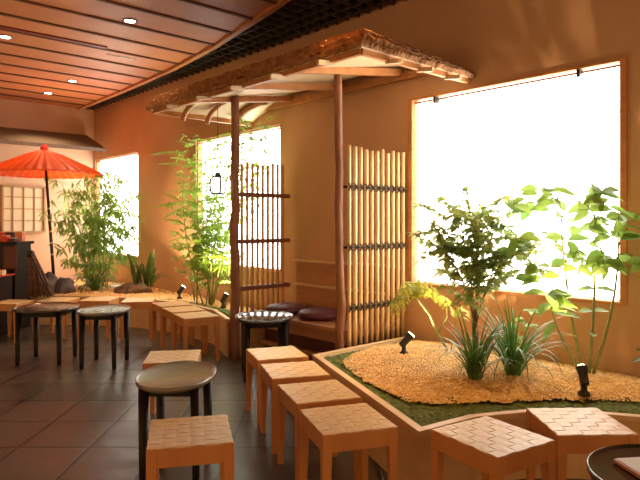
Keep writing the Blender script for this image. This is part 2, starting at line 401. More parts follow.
ground('gravel', SR, lambda x, y: ZR+.012+.045*min(1, edge_d(x, y, SR)/.35), 'sand', .02, 'orange lit gravel bed in the near planter under the shrubs', 'gravel', 0, rough=.008, jit=.09)
wedge = [wp2(5.16, 4.24), wp2(5.16, 3.50)]
PLg = wedge+PL[1:]+[wp2(CORNER-.01, 4.24)]
ground('gravel', PLg, lambda x, y: ZL-.01+.02*min(1, edge_d(x, y, PLg)/.35), 'sand', .03, 'orange lit gravel bed in the far planter under the bamboo', 'gravel', .025, rough=.010)
ML = [(-.93, 6.25), (-1.19, 6.80), (-1.72, 7.44), (-2.1, 7.66), (-1.95, 7.82), (-1.55, 7.52), (-1.05, 6.92), (-.80, 6.4)]
ground('moss', ML, lambda x, y: ZL+.012, 'moss', .02, 'dark green moss strip along the rim of the far planter', 'moss', .03, rough=.02)
def pebbles(P, z, n, label, sz=(.006, .014)):
    mb = MB(); xs = [p[0] for p in P]; ys = [p[1] for p in P]; k = 0
    while k < n:
        x = R.uniform(min(xs), max(xs)); y = R.uniform(min(ys), max(ys))
        if not inpoly(x, y, P): continue
        k += 1; s_ = R.uniform(*sz); zz = z(x, y)+s_*.3; a = R.random()*6
        c_, d_ = math.cos(a)*s_, math.sin(a)*s_
        mb.add([(x+c_, y+d_, zz), (x-d_*.7, y+c_*.7, zz), (x-c_, y-d_, zz), (x+d_*.7, y-c_*.7, zz), (x+R.uniform(-1, 1)*s_*.3, y, zz+s_*.6), (x, y, zz-s_*.5)],
               [(0, 1, 4), (1, 2, 4), (2, 3, 4), (3, 0, 4), (1, 0, 5), (2, 1, 5), (3, 2, 5), (0, 3, 5)])
    tag(mb.build('pebbles', 'pebble'), label, 'pebbles', kind='stuff')
pebbles(SR, lambda x, y: ZR+.012+.045*min(1, edge_d(x, y, SR)/.35), 14000, 'loose tan pebbles scattered over the near gravel bed')
pebbles([(-1.3, 7.0), (-1.9, 7.6), (-2.6, 8.0), (-3.6, 8.2), (-4.2, 9.2), (-3.2, 10), (-2.2, 8.8), (-1.1, 7.4)], lambda x, y: ZL+.008, 4000, 'loose tan pebbles scattered over the far gravel bed', (.008, .018))

# ------------------------------------------------------------ bark roofed shelter with posts, screens and bench
def wob(a, b, amp, n=12, seed=0):
    a = Vector(a); b = Vector(b)
    return [a.lerp(b, i/n)+Vector((noise.noise(Vector((seed, i*.6, 0))), noise.noise(Vector((seed, 0, i*.6+5))), 0))*amp*(1 if 0 < i < n else .3) for i in range(n+1)]
def post(a, p, z0, z1, r, label, seed, dx=0):
    b = W(a, p); o = MB().tube(wob((b.x+dx, b.y, z0), (b.x, b.y, z1), .022, 16, seed), [r*(1.08-.16*i/16+.10*noise.noise(Vector((seed, i*1.1, 3)))) for i in range(17)], 14)
    tag(o.build('post', 'bark', origin=(b.x, b.y, z0)), label, 'post', 'natural trunk posts carrying the bark roof')
post(5.05, 3.43, 0, 2.66, .045, 'trunk post under the bark roof beside the far bamboo screen', 3)
post(3.56, 3.43, 0, 2.66, .036, 'trunk post under the bark roof beside the near bamboo screen', 11, .03)
EA0, EA1, EP, EZ = 2.82, 5.91, 2.94, 2.56; RA0, RA1, RZ = 3.55, 5.2, 2.80
roof = empty('bark_roof', W((EA0+EA1)/2, EP, EZ)); tag(roof, 'low hipped shelter roof of brown bark leaning on the wall over two posts', 'roof')
def hipsurf(n_u, n_v, up, jag, m, name, th, over=0, ragged=0):
    mb = MB(); q = WALLP-.005; a0_, a1_, e_ = EA0-over, EA1+over, EP-over
    def quad(A, B, C_, D_, s):      # A-B eave edge, D-C top edge
        o0 = len(mb.v)
        for i in range(n_u+1):
            for j in range(n_v+1):
                u, v_ = i/n_u, j/n_v
                P = (A.lerp(B, u)).lerp(D_.lerp(C_, u), v_)
                pp = P.dot(NW); k = .35+.65*(1-(pp-EP)/(WALLP-EP))
                P = P+Vector((0, 0, up*k+jag*noise.noise(Vector((P.x*14, P.y*14, s*0)))+.5*jag*noise.noise(Vector((P.x*45, P.y*45, 3)))))
                if j == 0: P.z -= ragged*abs(noise.noise(Vector((P.x*30, P.y*30, s))))+ragged*.3
                mb.v.append(P)
        for i in range(n_u):
            for j in range(n_v):
                a = o0+i*(n_v+1)+j; mb.f.append((a, a+n_v+1, a+n_v+2, a+1)); mb.sm.append(False)
    quad(W(a1_, e_, EZ), W(a0_, e_, EZ), W(RA0, q, RZ), W(RA1, q, RZ), 0)
    quad(W(a0_, e_, EZ), W(a0_, q, EZ), W(RA0, q, RZ), W(RA0, q, RZ), 1)
    quad(W(a1_, q, EZ), W(a1_, e_, EZ), W(RA1, q, RZ), W(RA1, q, RZ), 2)
    return mb.build(name, m, roof, solid=th)
hipsurf(90, 12, .012, .010, 'thatch', 'bark_layer', -.035, .03, .02)
hipsurf(90, 12, .065, .014, 'thatch', 'bark_layer', -.045, .005, .03)
hipsurf(90, 12, .115, .014, 'thatch', 'bark_layer', -.045, -.03, .03)
hipsurf(12, 2, 0, 0, 'cream', 'soffit_board', -.012)
def beam(p0, p1, r, name='beam', m='beam', n=6, sag=0):
    P = [Vector(p0).lerp(Vector(p1), i/n)+Vector((0, 0, sag*math.sin(PI*i/n))) for i in range(n+1)]
    return MB().tube(P, [r*(1+.15*noise.noise(Vector((i, r*99, 1)))) for i in range(n+1)], 10).build(name, m, roof)
def board(a0, p0, a1, p1, z0, z1, w_, h_, name='eave_board', m='beam'):
    A, B = W(a0, p0, z0), W(a1, p1, z1); d = (B-A).normalized(); q = d.cross(Vector((0, 0, 1))).normalized()*w_/2; u = Vector((0, 0, h_/2)); mb = MB()
    mb.add([A-q-u, A+q-u, A+q+u, A-q+u, B-q-u, B+q-u, B+q+u, B-q+u], [(0, 1, 2, 3), (7, 6, 5, 4), (0, 4, 5, 1), (1, 5, 6, 2), (2, 6, 7, 3), (3, 7, 4, 0)])
    return mb.build(name, m, roof)
board(EA0+.03, EP+.03, EA1-.03, EP+.03, EZ-.01, EZ-.01, .035, .05)
board(EA0+.03, EP+.03, EA0+.03, WALLP-.01, EZ-.01, EZ-.01, .035, .05)
board(EA1-.03, EP+.03, EA1-.03, WALLP-.01, EZ-.01, EZ-.01, .035, .05)
board(3.1, WALLP-.03, 5.6, WALLP-.03, 2.70, 2.70, .05, .06, 'wall_beam')
for a in (3.55, 4.33, 5.11): board(a, EP+.05, a, WALLP-.02, EZ+.0, RZ-.06, .05, .06, 'cross_beam')
for a in (3.15, 3.7, 4.25, 4.8, 5.35): board(a, EP-.10, a, EP+.05, EZ-.05, EZ-.03, .026, .032, 'rafter_end', 'cream')
for p in (3.25, 3.6, 3.95): board(EA0-.10, p, EA0+.05, p, EZ-.05, EZ-.03, .026, .032, 'rafter_end', 'cream')
# curved branch struts at the far end
for k, (p, rr) in enumerate(((3.25, .028), (3.55, .028), (3.92, .042))):
    P = []
    for i in range(11):
        t_ = i/10*PI/2; P.append(W(5.78-.55*(1-math.cos(t_)), p+.04*i/10, 2.47+.22*math.sin(t_)))
    MB().tube(P, [rr*(1.1-.35*i/10) for i in range(11)], 8).build('curved_rafter', 'beam', roof)

# bamboo screens
def fence(label, a, p0, p1, n, ztop, r, m, railm, zs, z0, style):
    o = empty('bamboo_screen', W(a, (p0+p1)/2, z0)); tag(o, label, 'bamboo screen', 'bamboo screens of the shelter')
    for i in range(n):
        p = p0+(p1-p0)*(i+.5)/n; b = W(a, p); zt = ztop+R.uniform(-.02, .02); rr = r*R.uniform(.85, 1.1)
        path = []; rad = []
        z = z0; nx = z0+R.uniform(.1, .3)
        while z < zt:
            path += [(b.x, b.y, z)]; rad.append(rr)
            if nx+.012 < zt and nx > z:
                path += [(b.x, b.y, nx-.012), (b.x, b.y, nx), (b.x, b.y, nx+.012)]; rad += [rr, rr*1.13, rr]
            z = nx+.02; nx = z+R.uniform(.2, .3)
        path.append((b.x, b.y, zt)); rad.append(rr)
        MB().tube(path, rad, 9).build('bamboo_pole', m, o)
    for z in zs:
        if style == 'rope':
            rl = MB().tube([W(a+.024, p0-.01, z), W(a+.024, p1+.03, z)], .011, 8).build('rail', railm, o)
            for i in range(n):
                p = p0+(p1-p0)*(i+.5)/n; k = MB()
                for s_ in (-1, 1):
                    k.tube([W(a-.016, p-.022*s_, z-.03), W(a-.028, p, z), W(a-.016, p+.022*s_, z+.03)], .0055, 5)
                k.tube([W(a-.026, p-.028, z), W(a-.03, p, z+.004), W(a-.026, p+.028, z)], .006, 5)
                k.build('rope_knot', 'rope', rl)
        else:
            MB().wbox(a-.028, a-.014, p0-.02, p1+.05, z-.022, z+.022).build('rail', railm, o)
            MB().wbox(a+.014, a+.028, p0-.02, p1+.05, z-.022, z+.022).build('rail', railm, o)
fence('near bamboo screen of thick yellow canes tied with black rope', 3.50, 3.47, 4.22, 11, 2.0, .0175, 'bamboo', 'rope', (1.67, 1.17, .67), .345, 'rope')
fence('far bamboo screen of thin brown canes between flat red-brown rails', 5.08, 3.50, 4.10, 9, 1.99, .0155, 'bambood', 'rail', (1.66, 1.18, .70), .40, 'flat')

# alcove bench, back boards, cushions
b = empty('alcove_bench', W(4.33, 3.95)); tag(b, 'built-in wooden bench in the alcove between the two bamboo screens', 'bench')
MB().wbox(3.56, 5.04, 3.66, 4.24, .40, .44).build('seat', 'bench', b, bevel=.004)
MB().wbox(3.62, 5.04, 3.70, 3.73, .30, .40).build('front_rail', 'bench', b)
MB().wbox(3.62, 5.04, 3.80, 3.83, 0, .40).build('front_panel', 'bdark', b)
MB().wbox(3.62, 5.04, 3.73, 3.79, .12, .16).build('foot_rail', 'bench', b)
for i, (z0, z1) in enumerate(((.44, .70), (.715, .955))): MB().wbox(3.56, 5.03, 4.215, 4.245, z0, z1).build('back_board', 'bench', b, bevel=.003)
MB().wbox(3.56, 5.03, 4.17, 4.248, .955, .98).build('back_cap', 'rim', b); MB().wbox(3.56, 5.03, 4.17, 4.245, .70, .722).build('back_cap', 'rim', b)
for a, lb in ((4.83, 'round plum cushion on the alcove bench next to the far screen'), (4.33, 'round plum cushion on the alcove bench nearer the thick screen')):
    x, y = W(a, 3.93).x, W(a, 3.93).y
    o = MB().lathe((x, y, .441), [(0, 0), (.13, .0), (.20, .015), (.225, .045), (.19, .078), (.1, .095), (.03, .098), (0, .088)], 36).build('cushion', 'cushion', origin=(x, y, .441))
    tag(o, lb, 'cushion', 'cushions on the alcove bench')
# planter end below the far screen (low boarded wall)
o = MB().wbox(5.07, 5.15, 3.50, 4.24, 0, .398).build('screen_base', 'ply'); tag(o, 'low pale board base under the far bamboo screen', 'low wall')

# ------------------------------------------------------------ stools
def make_stool():
    o = empty('woven_stool', (0, 0, 0)); w_, d_, H = .36, .385, .45
    for sx in (-1, 1):
        for sy in (-1, 1):
            m = MB(); x, y = sx*(w_/2-.022), sy*(d_/2-.022)
            vs_ = []
            for z, h_ in ((0, .015), (.36, .022), (H-.004, .022)):
                cx, cy = x+sx*(.022-h_), y+sy*(.022-h_)
                vs_ += [(cx+i*h_, cy+j*h_, z) for i, j in ((-1, -1), (1, -1), (1, 1), (-1, 1))]
            m.add(vs_, [(3, 2, 1, 0), (8, 9, 10, 11)]+[(q*4+i, q*4+(i+1) % 4, q*4+4+(i+1) % 4, q*4+4+i) for q in (0, 1) for i in range(4)])
            m.build('leg', 'stoolwood', o, bevel=.003)
    for s_ in (-1, 1):
        MB().box((0, s_*(d_/2-.014), H-.047), (w_-.088, .022, .078)).build('apron', 'stoolwood', o, bevel=.002)
        MB().box((s_*(w_/2-.014), 0, H-.047), (.022, d_-.088, .078)).build('apron', 'stoolwood', o, bevel=.002)
    m = MB(); m.box((0, 0, H-.008), (w_-.052, d_-.052, .006))
    nx, ny = 6, 7; cw, ch = (w_-.006)/nx, (d_-.006)/ny
    for i in range(nx):
        for j in range(ny):
            x = -(w_-.006)/2+(i+.5)*cw; y = -(d_-.006)/2+(j+.5)*ch; par = (i+j) % 2
            u = 6; vs_ = []
            for a in range(u+1):
                for c_ in (-1, 1):
                    t_ = a/u*2-1; hz = .0022*(1-t_*t_)+(.0)
                    if par: vs_.append((x+t_*cw*.515, y+c_*ch*.483, H-.003+hz))
                    else: vs_.append((x+c_*cw*.483, y+t_*ch*.515, H-.003+hz))
            n0 = len(vs_); vs_ += [(v[0], v[1], v[2]-.005) for v in vs_]
            fs = []
            for a in range(u):
                q = 2*a; f_ = (q, q+2, q+3, q+1); fs.append(f_ if par else f_[::-1])
                fs += [(q, q+n0, q+2+n0, q+2), (q+1, q+3, q+3+n0, q+1+n0)]
            fs += [(0, 1, 1+n0, n0), (2*u, 2*u+n0, 2*u+1+n0, 2*u+1)]
            # keep weave clear of the leg tops at the corners
            m.add(vs_, fs, False)
    m.build('woven_seat', 'strap', o)
    return o
ST = [(-.312, 4.286, 19, 'woven stool farthest from us in the row of four beside the near planter'),
      (-.165, 3.80, 16, 'second farthest woven stool in the row of four beside the near planter'),
      (-.012, 3.315, 19, 'second nearest woven stool in the row of four beside the near planter'),
      (.125, 2.86, 18, 'nearest woven stool in the row of four beside the near planter'),
      (-.581, 2.684, 13, 'lone woven stool in the foreground in front of the black oval table'),
      (-1.02, 4.17, 8, 'woven stool mostly hidden behind the foreground oval table'),
      (.752, 2.631, 32, 'woven stool turned at the corner of the near planter'),
      (1.216, 2.82, 1, 'woven stool beside the bottom right table with the menu'),
      (-1.248, 6.03, 30, 'nearest woven stool in the curved row along the far planter, beside the trunk post'),
      (-1.467, 6.44, 30, 'second woven stool from the trunk post in the curved row'),
      (-1.69, 6.85, 31, 'third woven stool from the trunk post in the curved row'),
      (-2.17, 7.19, 8, 'fourth woven stool from the trunk post, behind the small round table'),
      (-2.68, 7.28, 1, 'fifth woven stool from the trunk post, below the strappy plant'),
      (-3.16, 7.24, -3, 'woven stool carrying the dark straw bundle'),
      (-3.60, 7.03, -8, 'leftmost woven stool, in front of the black counter')]
proto = make_stool()
for i, (x, y, a, lb) in enumerate(ST):
    o = proto if i == 0 else copy_tree(proto)
    o.location = (x, y, 0); o.rotation_euler = (0, 0, math.radians(a))
    tag(o, lb, 'stool', 'woven seat wooden stools')

# ------------------------------------------------------------ tables
def table(x, y, rx, ry, label, rot=0, legr=.022, top='traytop', legd=(.64, .55)):
    o = empty('oval_table', (0, 0, 0)); H = .535
    MB().lathe((0, 0, 0), [(0, H-.03), (.93, H-.03), (1.0, H-.018), (1.0, H+.002), (.985, H+.004), (.965, H-.004), (.93, H-.008), (0, H-.008)], 56, rx, ry).build('table_top', top, o)
    for sx in (-1, 1):
        for sy in (-1, 1):
            MB().tube([(sx*rx*legd[0]*1.03, sy*ry*legd[1]*1.03, 0), (sx*rx*legd[0]*1.03, sy*ry*legd[1]*1.03, .03), (sx*rx*legd[0], sy*ry*legd[1], H-.02)], [legr*.62, legr*.7, legr], 12).build('leg', 'blackleg', o)
    s_ = MB(); s_.box((0, 0, H-.055), (2*rx*legd[0], 2*ry*legd[1], .045)); s_.build('under_frame', 'blackleg', o)
    o.location = (x, y, 0); o.rotation_euler = (0, 0, math.radians(rot)); tag(o, label, 'table', 'black lacquer tables'); return o
table(-.795, 3.34, .213, .31, 'small black lacquer table with a pale reflecting top between two foreground stools', 0, .028)
table(-2.09, 5.83, .232, .33, 'smaller black table with greenish reflecting top in front of the far row', 0, .029)
table(-2.72, 5.98, .305, .33, 'wider dark table at the left in front of the far row', 0, .029, 'darktop')
table(-.50, 5.40, .262, .33, 'black table with thick legs in front of the alcove bench', 10, .034, 'gloss')
table(1.20, 2.00, .285, .28, 'black table with pale rim at the bottom right corner, carrying a menu', 0, .024, 'gloss')
m_ = empty('menu', (1.157, 1.998, .539)); tag(m_, 'white menu board with a wooden edge on the bottom right table', 'menu')
mt = Matrix.Rotation(math.radians(8), 3, 'Z')
MB().box((1.157, 1.998, .536), (.20, .28, .012), mt).build('wood_backing', 'stoolwood', m_)
MB().box((1.159, 2.0, .5435), (.19, .27, .003), mt).build('sheet', 'white', m_)

# ------------------------------------------------------------ garden spotlights
def uplight(loc, az, el, label, power, sz=.05, size=70, tgt=None):
    x, y, z = loc; o = empty('garden_spotlight', loc); tag(o, label, 'spotlight', 'small black garden spotlights')
    MB().lathe(loc, [(.035, 0), (.035, .015), (.018, .03), (.018, .075), (0, .075)], 14).build('base', 'black', o)
    d = Vector((math.cos(az)*math.cos(el), math.sin(az)*math.cos(el), math.sin(el)))
    h = Vector(loc)+Vector((0, 0, .09))
    hd = MB().tube([h-d*.035, h-d*.03, h+d*.03, h+d*.075, h+d*.08], [.016, .026, .026, .034, .034], 14).build('head', 'black', o)
    MB().tube([h+d*.081, h+d*.085], [.028, .028], 14).build('lens', 'lamp', hd)
    spot(h+d*.095, tgt if tgt else h+d, power, (1, .68, .34), size, .5, .02)
uplight((.63, 4.50, .385), math.radians(15), math.radians(45), 'black spotlight with lit head in the near gravel by the thick bamboo screen', 30, tgt=(1.9, 4.9, 1.8))
uplight((1.54, 3.50, .37), math.radians(80), math.radians(48), 'black spotlight at the foot of the broad-leaved plant', 110, tgt=W(2.25, 4.25, 2.75), size=50)
uplight((-1.82, 7.78, .385), math.radians(40), math.radians(50), 'black spotlight with lit head left in the far gravel bed', 110, tgt=W(8.6, 4.25, 2.5), size=60)
uplight((-1.12, 6.95, .385), math.radians(55), math.radians(50), 'black spotlight with lit head near the trunk post in the far gravel bed', 70, tgt=W(6.0, 3.7, 2.3), size=85)

# ------------------------------------------------------------ plants
def rnd(s): return R.uniform(-s, s)
def rdir(el0=-.3, el1=.8):
    a = R.random()*2*PI; e = R.uniform(el0, el1); return Vector((math.cos(a)*math.cos(e), math.sin(a)*math.cos(e), math.sin(e)))
def arc(p0, p1, bend, n=6):
    p0, p1 = Vector(p0), Vector(p1); return [p0.lerp(p1, i/n)+Vector(bend)*math.sin(PI*i/n) for i in range(n+1)]
def plant(name, label, loc): o = empty(name, loc); tag(o, label, 'plant'); return o
def clampw(P, m=.03):
    k = P.dot(NW)-(WALLP-m)
    return P-NW*k if k > 0 else P
# main shrub
def shrub():
    o = plant('shrub', 'leafy olive shrub with a round crown in front of the large window', (1.03, 4.0, ZR+.04))
    base = Vector((1.03, 4.0, ZR+.03)); st = MB(); lf = MB()
    fork = base+Vector((.01, .02, .30)); st.tube([base, base+Vector((.012, 0, .15)), fork], [.012, .010, .009], 8)
    cx = Vector((1.0, 4.02, 1.15)); tips = []
    mains = [(-.24, -.05, .56), (-.10, .02, .72), (.12, .04, .68), (.24, -.04, .52), (.0, -.08, .62)]
    for mx_ in mains:
        e_ = fork+Vector(mx_); path = arc(fork, e_, (mx_[0]*-.15, 0, .03), 6); st.tube(path, [.0065-.0006*i for i in range(7)], 6)
        for k in range(15):
            b0 = path[R.randint(3, 6)]
            ex = b0+Vector((rnd(.30), rnd(.22), R.uniform(-.16, .22)))
            if ex.x < .63: ex.x = .63
            br = arc(b0, ex, (0, 0, .03), 4); st.tube(br, [.004, .0035, .003, .0025, .002], 4, False); tips.append(br)
    # outlying sprays
    for ex in ((.66, 3.95, 1.49), (.63, 4.0, 1.30), (1.42, 4.0, 1.24), (1.32, 4.05, 1.46), (.68, 3.95, 1.14), (1.20, 3.9, 1.55), (.95, 4.0, 1.60), (1.46, 3.95, 1.06)):
        b0 = fork+Vector((0, 0, .55)); br = arc(b0, ex, (0, 0, .05), 7); st.tube(br, [.004]*8, 4, False); tips.append(br[3:])
    for br in tips:
        for q in br[1:]:
            for k in range(6):
                d = rdir(-.5, .5); lf.leaf(clampw(q), d, (rnd(.5), rnd(.5), 1), R.uniform(.045, .085), R.uniform(.026, .042), .3)
    st.build('stem', 'stem', o); lf.build('foliage', 'leafo', o)
shrub()
# broad-leaved plant on the right
def broad():
    o = plant('broad_leaved_plant', 'tall light green broad-leaved plant at the right edge of the large window', (1.72, 3.9, ZR+.03))
    st = MB(); lf = MB(); B = Vector((1.72, 3.9, ZR+.02))
    paths = [arc(B, (1.56, 3.9, 1.50), (-.03, 0, 0), 8), arc(B+Vector((.04, .03, 0)), (1.76, 3.85, 1.54), (.02, 0, 0), 8), arc(B+Vector((.06, .03, 0)), (1.88, 3.78, 1.45), (.06, 0, 0), 8), arc(B, (1.46, 3.85, .92), (-.04, 0, .02), 8)]
    for k, P in enumerate(paths): st.tube(P, [.012-.0011*i for i in range(9)], 7)
    for P in paths[:3]:
        for k in range(26 if P is not paths[2] else 7):
            i = R.randint(5, 8); q = P[i]; e_ = q+Vector((R.uniform(-.36, .12) if P is paths[0] else rnd(.16), rnd(.12), R.uniform(-.06, .10))); e_ = clampw(e_, .06)
            st.tube([q, q.lerp(e_, .5)+Vector((0, 0, .02)), e_], [.004, .003, .002], 4, False)
            for j in range(2):
                d = Vector((rnd(1), rnd(.5)-.15, rnd(.35))); lf.leaf(e_, d, (rnd(.6), -.7, .8), R.uniform(.10, .16), R.uniform(.06, .09), .25)
    for j in range(13):
        q = paths[3][R.randint(5, 8)]; lf.leaf(q, Vector((rnd(1), -.2+rnd(.3), rnd(.3))), (rnd(.3), -.5, 1), R.uniform(.12, .19), .075, .25)
    for j in range(7):
        q = paths[1][R.randint(2, 5)]; lf.leaf(q, Vector((rnd(1), -.2+rnd(.3), .1)), (rnd(.3), -.5, 1), R.uniform(.08, .13), .055, .25)
    st.build('stem', 'gstem', o); lf.build('foliage', 'leafb', o)
broad()
def grass(loc, n, L, label, spread=1.0, wd=.016, m='grass', seed=1):
    o = plant('strap_leaf_grass', label, loc); lf = MB()
    for k in range(n):
        az = R.random()*2*PI; q = Vector(loc)+Vector((math.cos(az), math.sin(az), 0))*R.uniform(0, .05)
        lf.blade(q, az+rnd(.4), L*R.uniform(.65, 1.1), wd*R.uniform(.8, 1.2), R.uniform(.3, 1.5)*spread)
    lf.build('blades', m, o); MB().blob(loc, (.045, .045, .03), 4).build('crown', 'grass', o)
    return o
grass((.98, 3.80, ZR+.045), 70, .50, 'left clump of dark arching strap-leaf grass in the near gravel')
grass((1.25, 3.88, ZR+.045), 80, .56, 'right clump of dark arching strap-leaf grass in the near gravel', 1.1)
# arching yellow maple-like plant
def maple():
    B = Vector((1.00, 4.60, ZR+.03)); o = plant('small_maple', 'small arching plant with yellow green leaves beside the lit spotlight', B)
    st = MB(); lf = MB(); k = 4.6/600
    P = [B, B+Vector((-.10, 0, .16)), B+Vector((-.16, -.02, .30)), B+Vector((-.25, -.03, .42)), B+Vector((-.33, -.03, .44))]
    st.tube(P, [.010, .009, .008, .006, .004], 6)
    P2 = [P[1], B+Vector((-.02, .02, .28)), B+Vector((-.03, .02, .40)), B+Vector((-.12, .0, .50)), B+Vector((-.24, -.02, .50))]
    st.tube(P2, [.007, .006, .005, .004, .003], 6)
    for k in range(150):
        t_ = R.random(); q = B+Vector((-.44+.42*t_, rnd(.10), .36+.20*math.sin(PI*(t_*.8+.15))-.14*(1-t_)*R.random()+rnd(.03)))
        for j in range(3): lf.leaf(q, Vector((rnd(1), rnd(1), -.2-.5*R.random())), (rnd(.4), -.5, 1), R.uniform(.03, .055), .018, .3)
    for k in range(14): lf.leaf(B+Vector((.06+rnd(.06), rnd(.05), .33+rnd(.05))), Vector((rnd(1), rnd(1), -.3)), (0, -.5, 1), .06, .03)
    st.tube([P[0], B+Vector((.05, 0, .33))], [.005, .003], 5)
    st.build('stem', 'gstem', o); lf.build('foliage', 'leafy', o)
maple()
# low shrub behind the grasses
def low_leafy(loc, label, n, r, h, m, L=.07, st_n=5, name='small_leafy_plant'):
    o = plant(name, label, loc); st = MB(); lf = MB(); B = Vector(loc)
    for k in range(st_n):
        e_ = B+Vector((rnd(r), rnd(r*.5), h*R.uniform(.7, 1))); e_ = clampw(e_, .05); P = arc(B, e_, (0, 0, .02), 4); st.tube(P, [.005, .0045, .004, .003, .002], 5)
        for j in range(n//st_n):
            q = P[R.randint(2, 4)]; lf.leaf(q, rdir(-.2, .6), (rnd(.4), -.4, 1), L*R.uniform(.7, 1.2), L*.5, .25)
    st.build('stem', 'gstem', o); lf.build('foliage', m, o)
low_leafy((1.34, 4.22, ZR+.04), 'light green leafy plant low behind the strap-leaf grasses', 45, .16, .38, 'leafl')
low_leafy((2.06, 3.72, ZR+.03), 'small green sprig at the right edge of the near gravel bed', 12, .08, .24, 'leafd', .07, 3)
# far: bamboo in the corner
def bamboo_clump():
    B = Vector((-3.45, 9.25, ZL)); o = plant('bamboo_clump', 'tall bushy bamboo in the far corner beside the red umbrella', B)
    st = MB(); lf = MB()
    for k in range(16):
        b0 = B+Vector((rnd(.22), rnd(.15), 0)); e_ = b0+Vector((rnd(.42), rnd(.35)-.05, R.uniform(1.1, 1.75))); e_ = clampw(e_, .1)
        P = arc(b0, e_, (rnd(.05), 0, .04), 10); st.tube(P, [.009-.0006*i for i in range(11)], 5)
        for j in range(20):
            i = R.randint(2, 10); q = P[i]; s_ = q+Vector((rnd(.26), rnd(.22), rnd(.10))); s_ = clampw(s_, .06); st.tube([q, s_], [.003, .0015], 3, False)
            for l_ in range(6): lf.leaf(s_+Vector((rnd(.03), rnd(.03), rnd(.03))), rdir(-1.1, .1), (rnd(.5), -.6, .6), R.uniform(.08, .14), R.uniform(.018, .030), .4)
    for k in range(80):
        q = B+Vector((.32+rnd(.28), -.15+rnd(.15), .45+R.random()*1.0)); q = clampw(q, .06)
        for l_ in range(5): lf.leaf(q+Vector((rnd(.04), 0, rnd(.04))), rdir(-1.1, .1), (rnd(.5), -.6, .6), .11, .024, .4)
    st.build('stem', 'gstem', o); lf.build('foliage', 'leaf', o)
bamboo_clump()
grass((-3.27, 8.70, ZL+.01), 50, .50, 'spiky dark grass clump at the foot of the bamboo beside the rocks', 1.6, .024, 'grass')
# rocks
def rock(loc, d, m, label, seed):
    o = MB().blob(loc, d, seed, .35).build('rock', m, origin=loc); tag(o, label, 'rock')
rock((-3.80, 8.42, ZL+.10), (.13, .12, .19), 'rock', 'taller dark rock beside the umbrella pole', 1)
rock((-3.60, 8.45, ZL+.08), (.15, .12, .15), 'rock', 'rounded dark rock right of the umbrella pole', 2)
rock((-2.66, 8.50, ZL+.05), (.27, .16, .10), 'brock', 'flat brown rock under the strappy-leaved plant', 3)
def orchid():
    B = Vector((-2.53, 8.50, ZL+.10)); o = plant('strappy_plant', 'plant with broad dark strap leaves growing on a brown rock', B); lf = MB()
    for k in range(16): lf.blade(B+Vector((rnd(.16), rnd(.06), 0)), R.random()*2*PI, R.uniform(.35, .62), .075, R.uniform(.2, 1.1))
    for az in (0, .2, -.3): lf.blade(B+Vector((.15, 0, 0)), az, .42, .045, 1.5)
    lf.build('blades', 'leafd', o); MB().blob(B, (.10, .06, .05), 5).build('crown', 'grass', o)
orchid()
for k, (x, y) in enumerate(((-2.98, 8.95), (-1.45, 7.35))):
    pass
# flat white stone in far gravel
rock((-3.05, 9.15, ZL+.02), (.16, .06, .03), 'white', 'flat white stone in the far gravel bed', 5)
# tall feathery plant at the middle window
def feather():
    B = Vector((-1.38, 7.25, ZL)); o = plant('feathery_tree', 'tall feathery light green plant climbing up to the bark roof by the middle window', B)
    st = MB(); lf = MB(); ends = []
    for (dx, dy, h) in ((-.12, .1, 2.0), (.0, -.1, 2.25), (.1, .0, 2.3), (.25, -.25, 2.0), (-.28, .1, 1.75), (.16, -.15, 1.5), (-.05, .05, 1.3), (.42, -.45, 2.3), (.55, -.62, 2.4), (.35, -.42, 2.0), (-.1, .2, 2.3)):
        b0 = B+Vector((rnd(.12)+dx*.3, rnd(.08), 0)); P = arc(b0, clampw(b0+Vector((dx, dy, h-.37)), .12), (rnd(.06), rnd(.05), 0), 10); st.tube(P, [.010-.0007*i for i in range(11)], 6); ends.append(P)
    def frond(q, d, L, lw=.075):
        q = Vector(q); d = Vector(d).normalized(); n = int(L/.022); P = [clampw(q+d*L*i/n-Vector((0, 0, .30*L*(i/n)**2)), .04) for i in range(n+1)]
        st.tube(P[::3]+[P[-1]], .002, 3, False); sd = d.cross(Vector((0, 0, 1))).normalized()
        for i in range(2, n):
            wk = lw*math.sin(PI*(.15+.8*i/n))
            for s_ in (-1, 1): lf.leaf(P[i], sd*s_+d*.55+Vector((0, 0, -.25)), (0, -.3, 1), wk+.01, .012, .35)
    for P in ends:
        for j in range(16):
            i = R.randint(3, 10); frond(P[i], Vector((rnd(1)-.15, rnd(.7)-.1, R.uniform(-.1, .7))), R.uniform(.22, .42))
        for j in range(75):
            i = R.randint(6 if P[-1].z > 2.2 and P[-1].x > -1.15 else 3, 10); q = clampw(P[i]+Vector((rnd(.2), rnd(.15), rnd(.15))), .05)
            for l_ in range(4): lf.leaf(q, rdir(-.8, .5), (rnd(.5), -.6, .6), R.uniform(.04, .07), .022)
    # long fronds reaching left over the wall and up to the roof
    frond((-1.55, 7.3, 1.62), (-1, -.35, .15), .48, .10); frond((-1.50, 7.2, 1.60), (-1, -.3, -.2), .40, .10)
    frond((-1.55, 7.2, 2.20), (-1, -.5, .25), .50, .09); frond((-1.5, 7.2, 2.05), (-1, -.3, .35), .45, .09)
    frond((-1.2, 6.9, 2.35), (.8, -.7, .3), .45, .10); frond((-.95, 6.7, 2.32), (.6, -.9, .35), .45, .10); frond((-1.2, 7.0, 2.3), (-.7, -.7, .3), .4, .08)
    frond((-.8, 6.6, 2.3), (.9, -.4, .3), .35, .09)
    st.build('stem', 'gstem', o); lf.build('foliage', 'leafl', o)
feather()
low_leafy((-1.55, 7.42, ZL+.01), 'thin plant with pale leaf tips left of the middle window', 24, .25, .62, 'leafy', .08, 4)

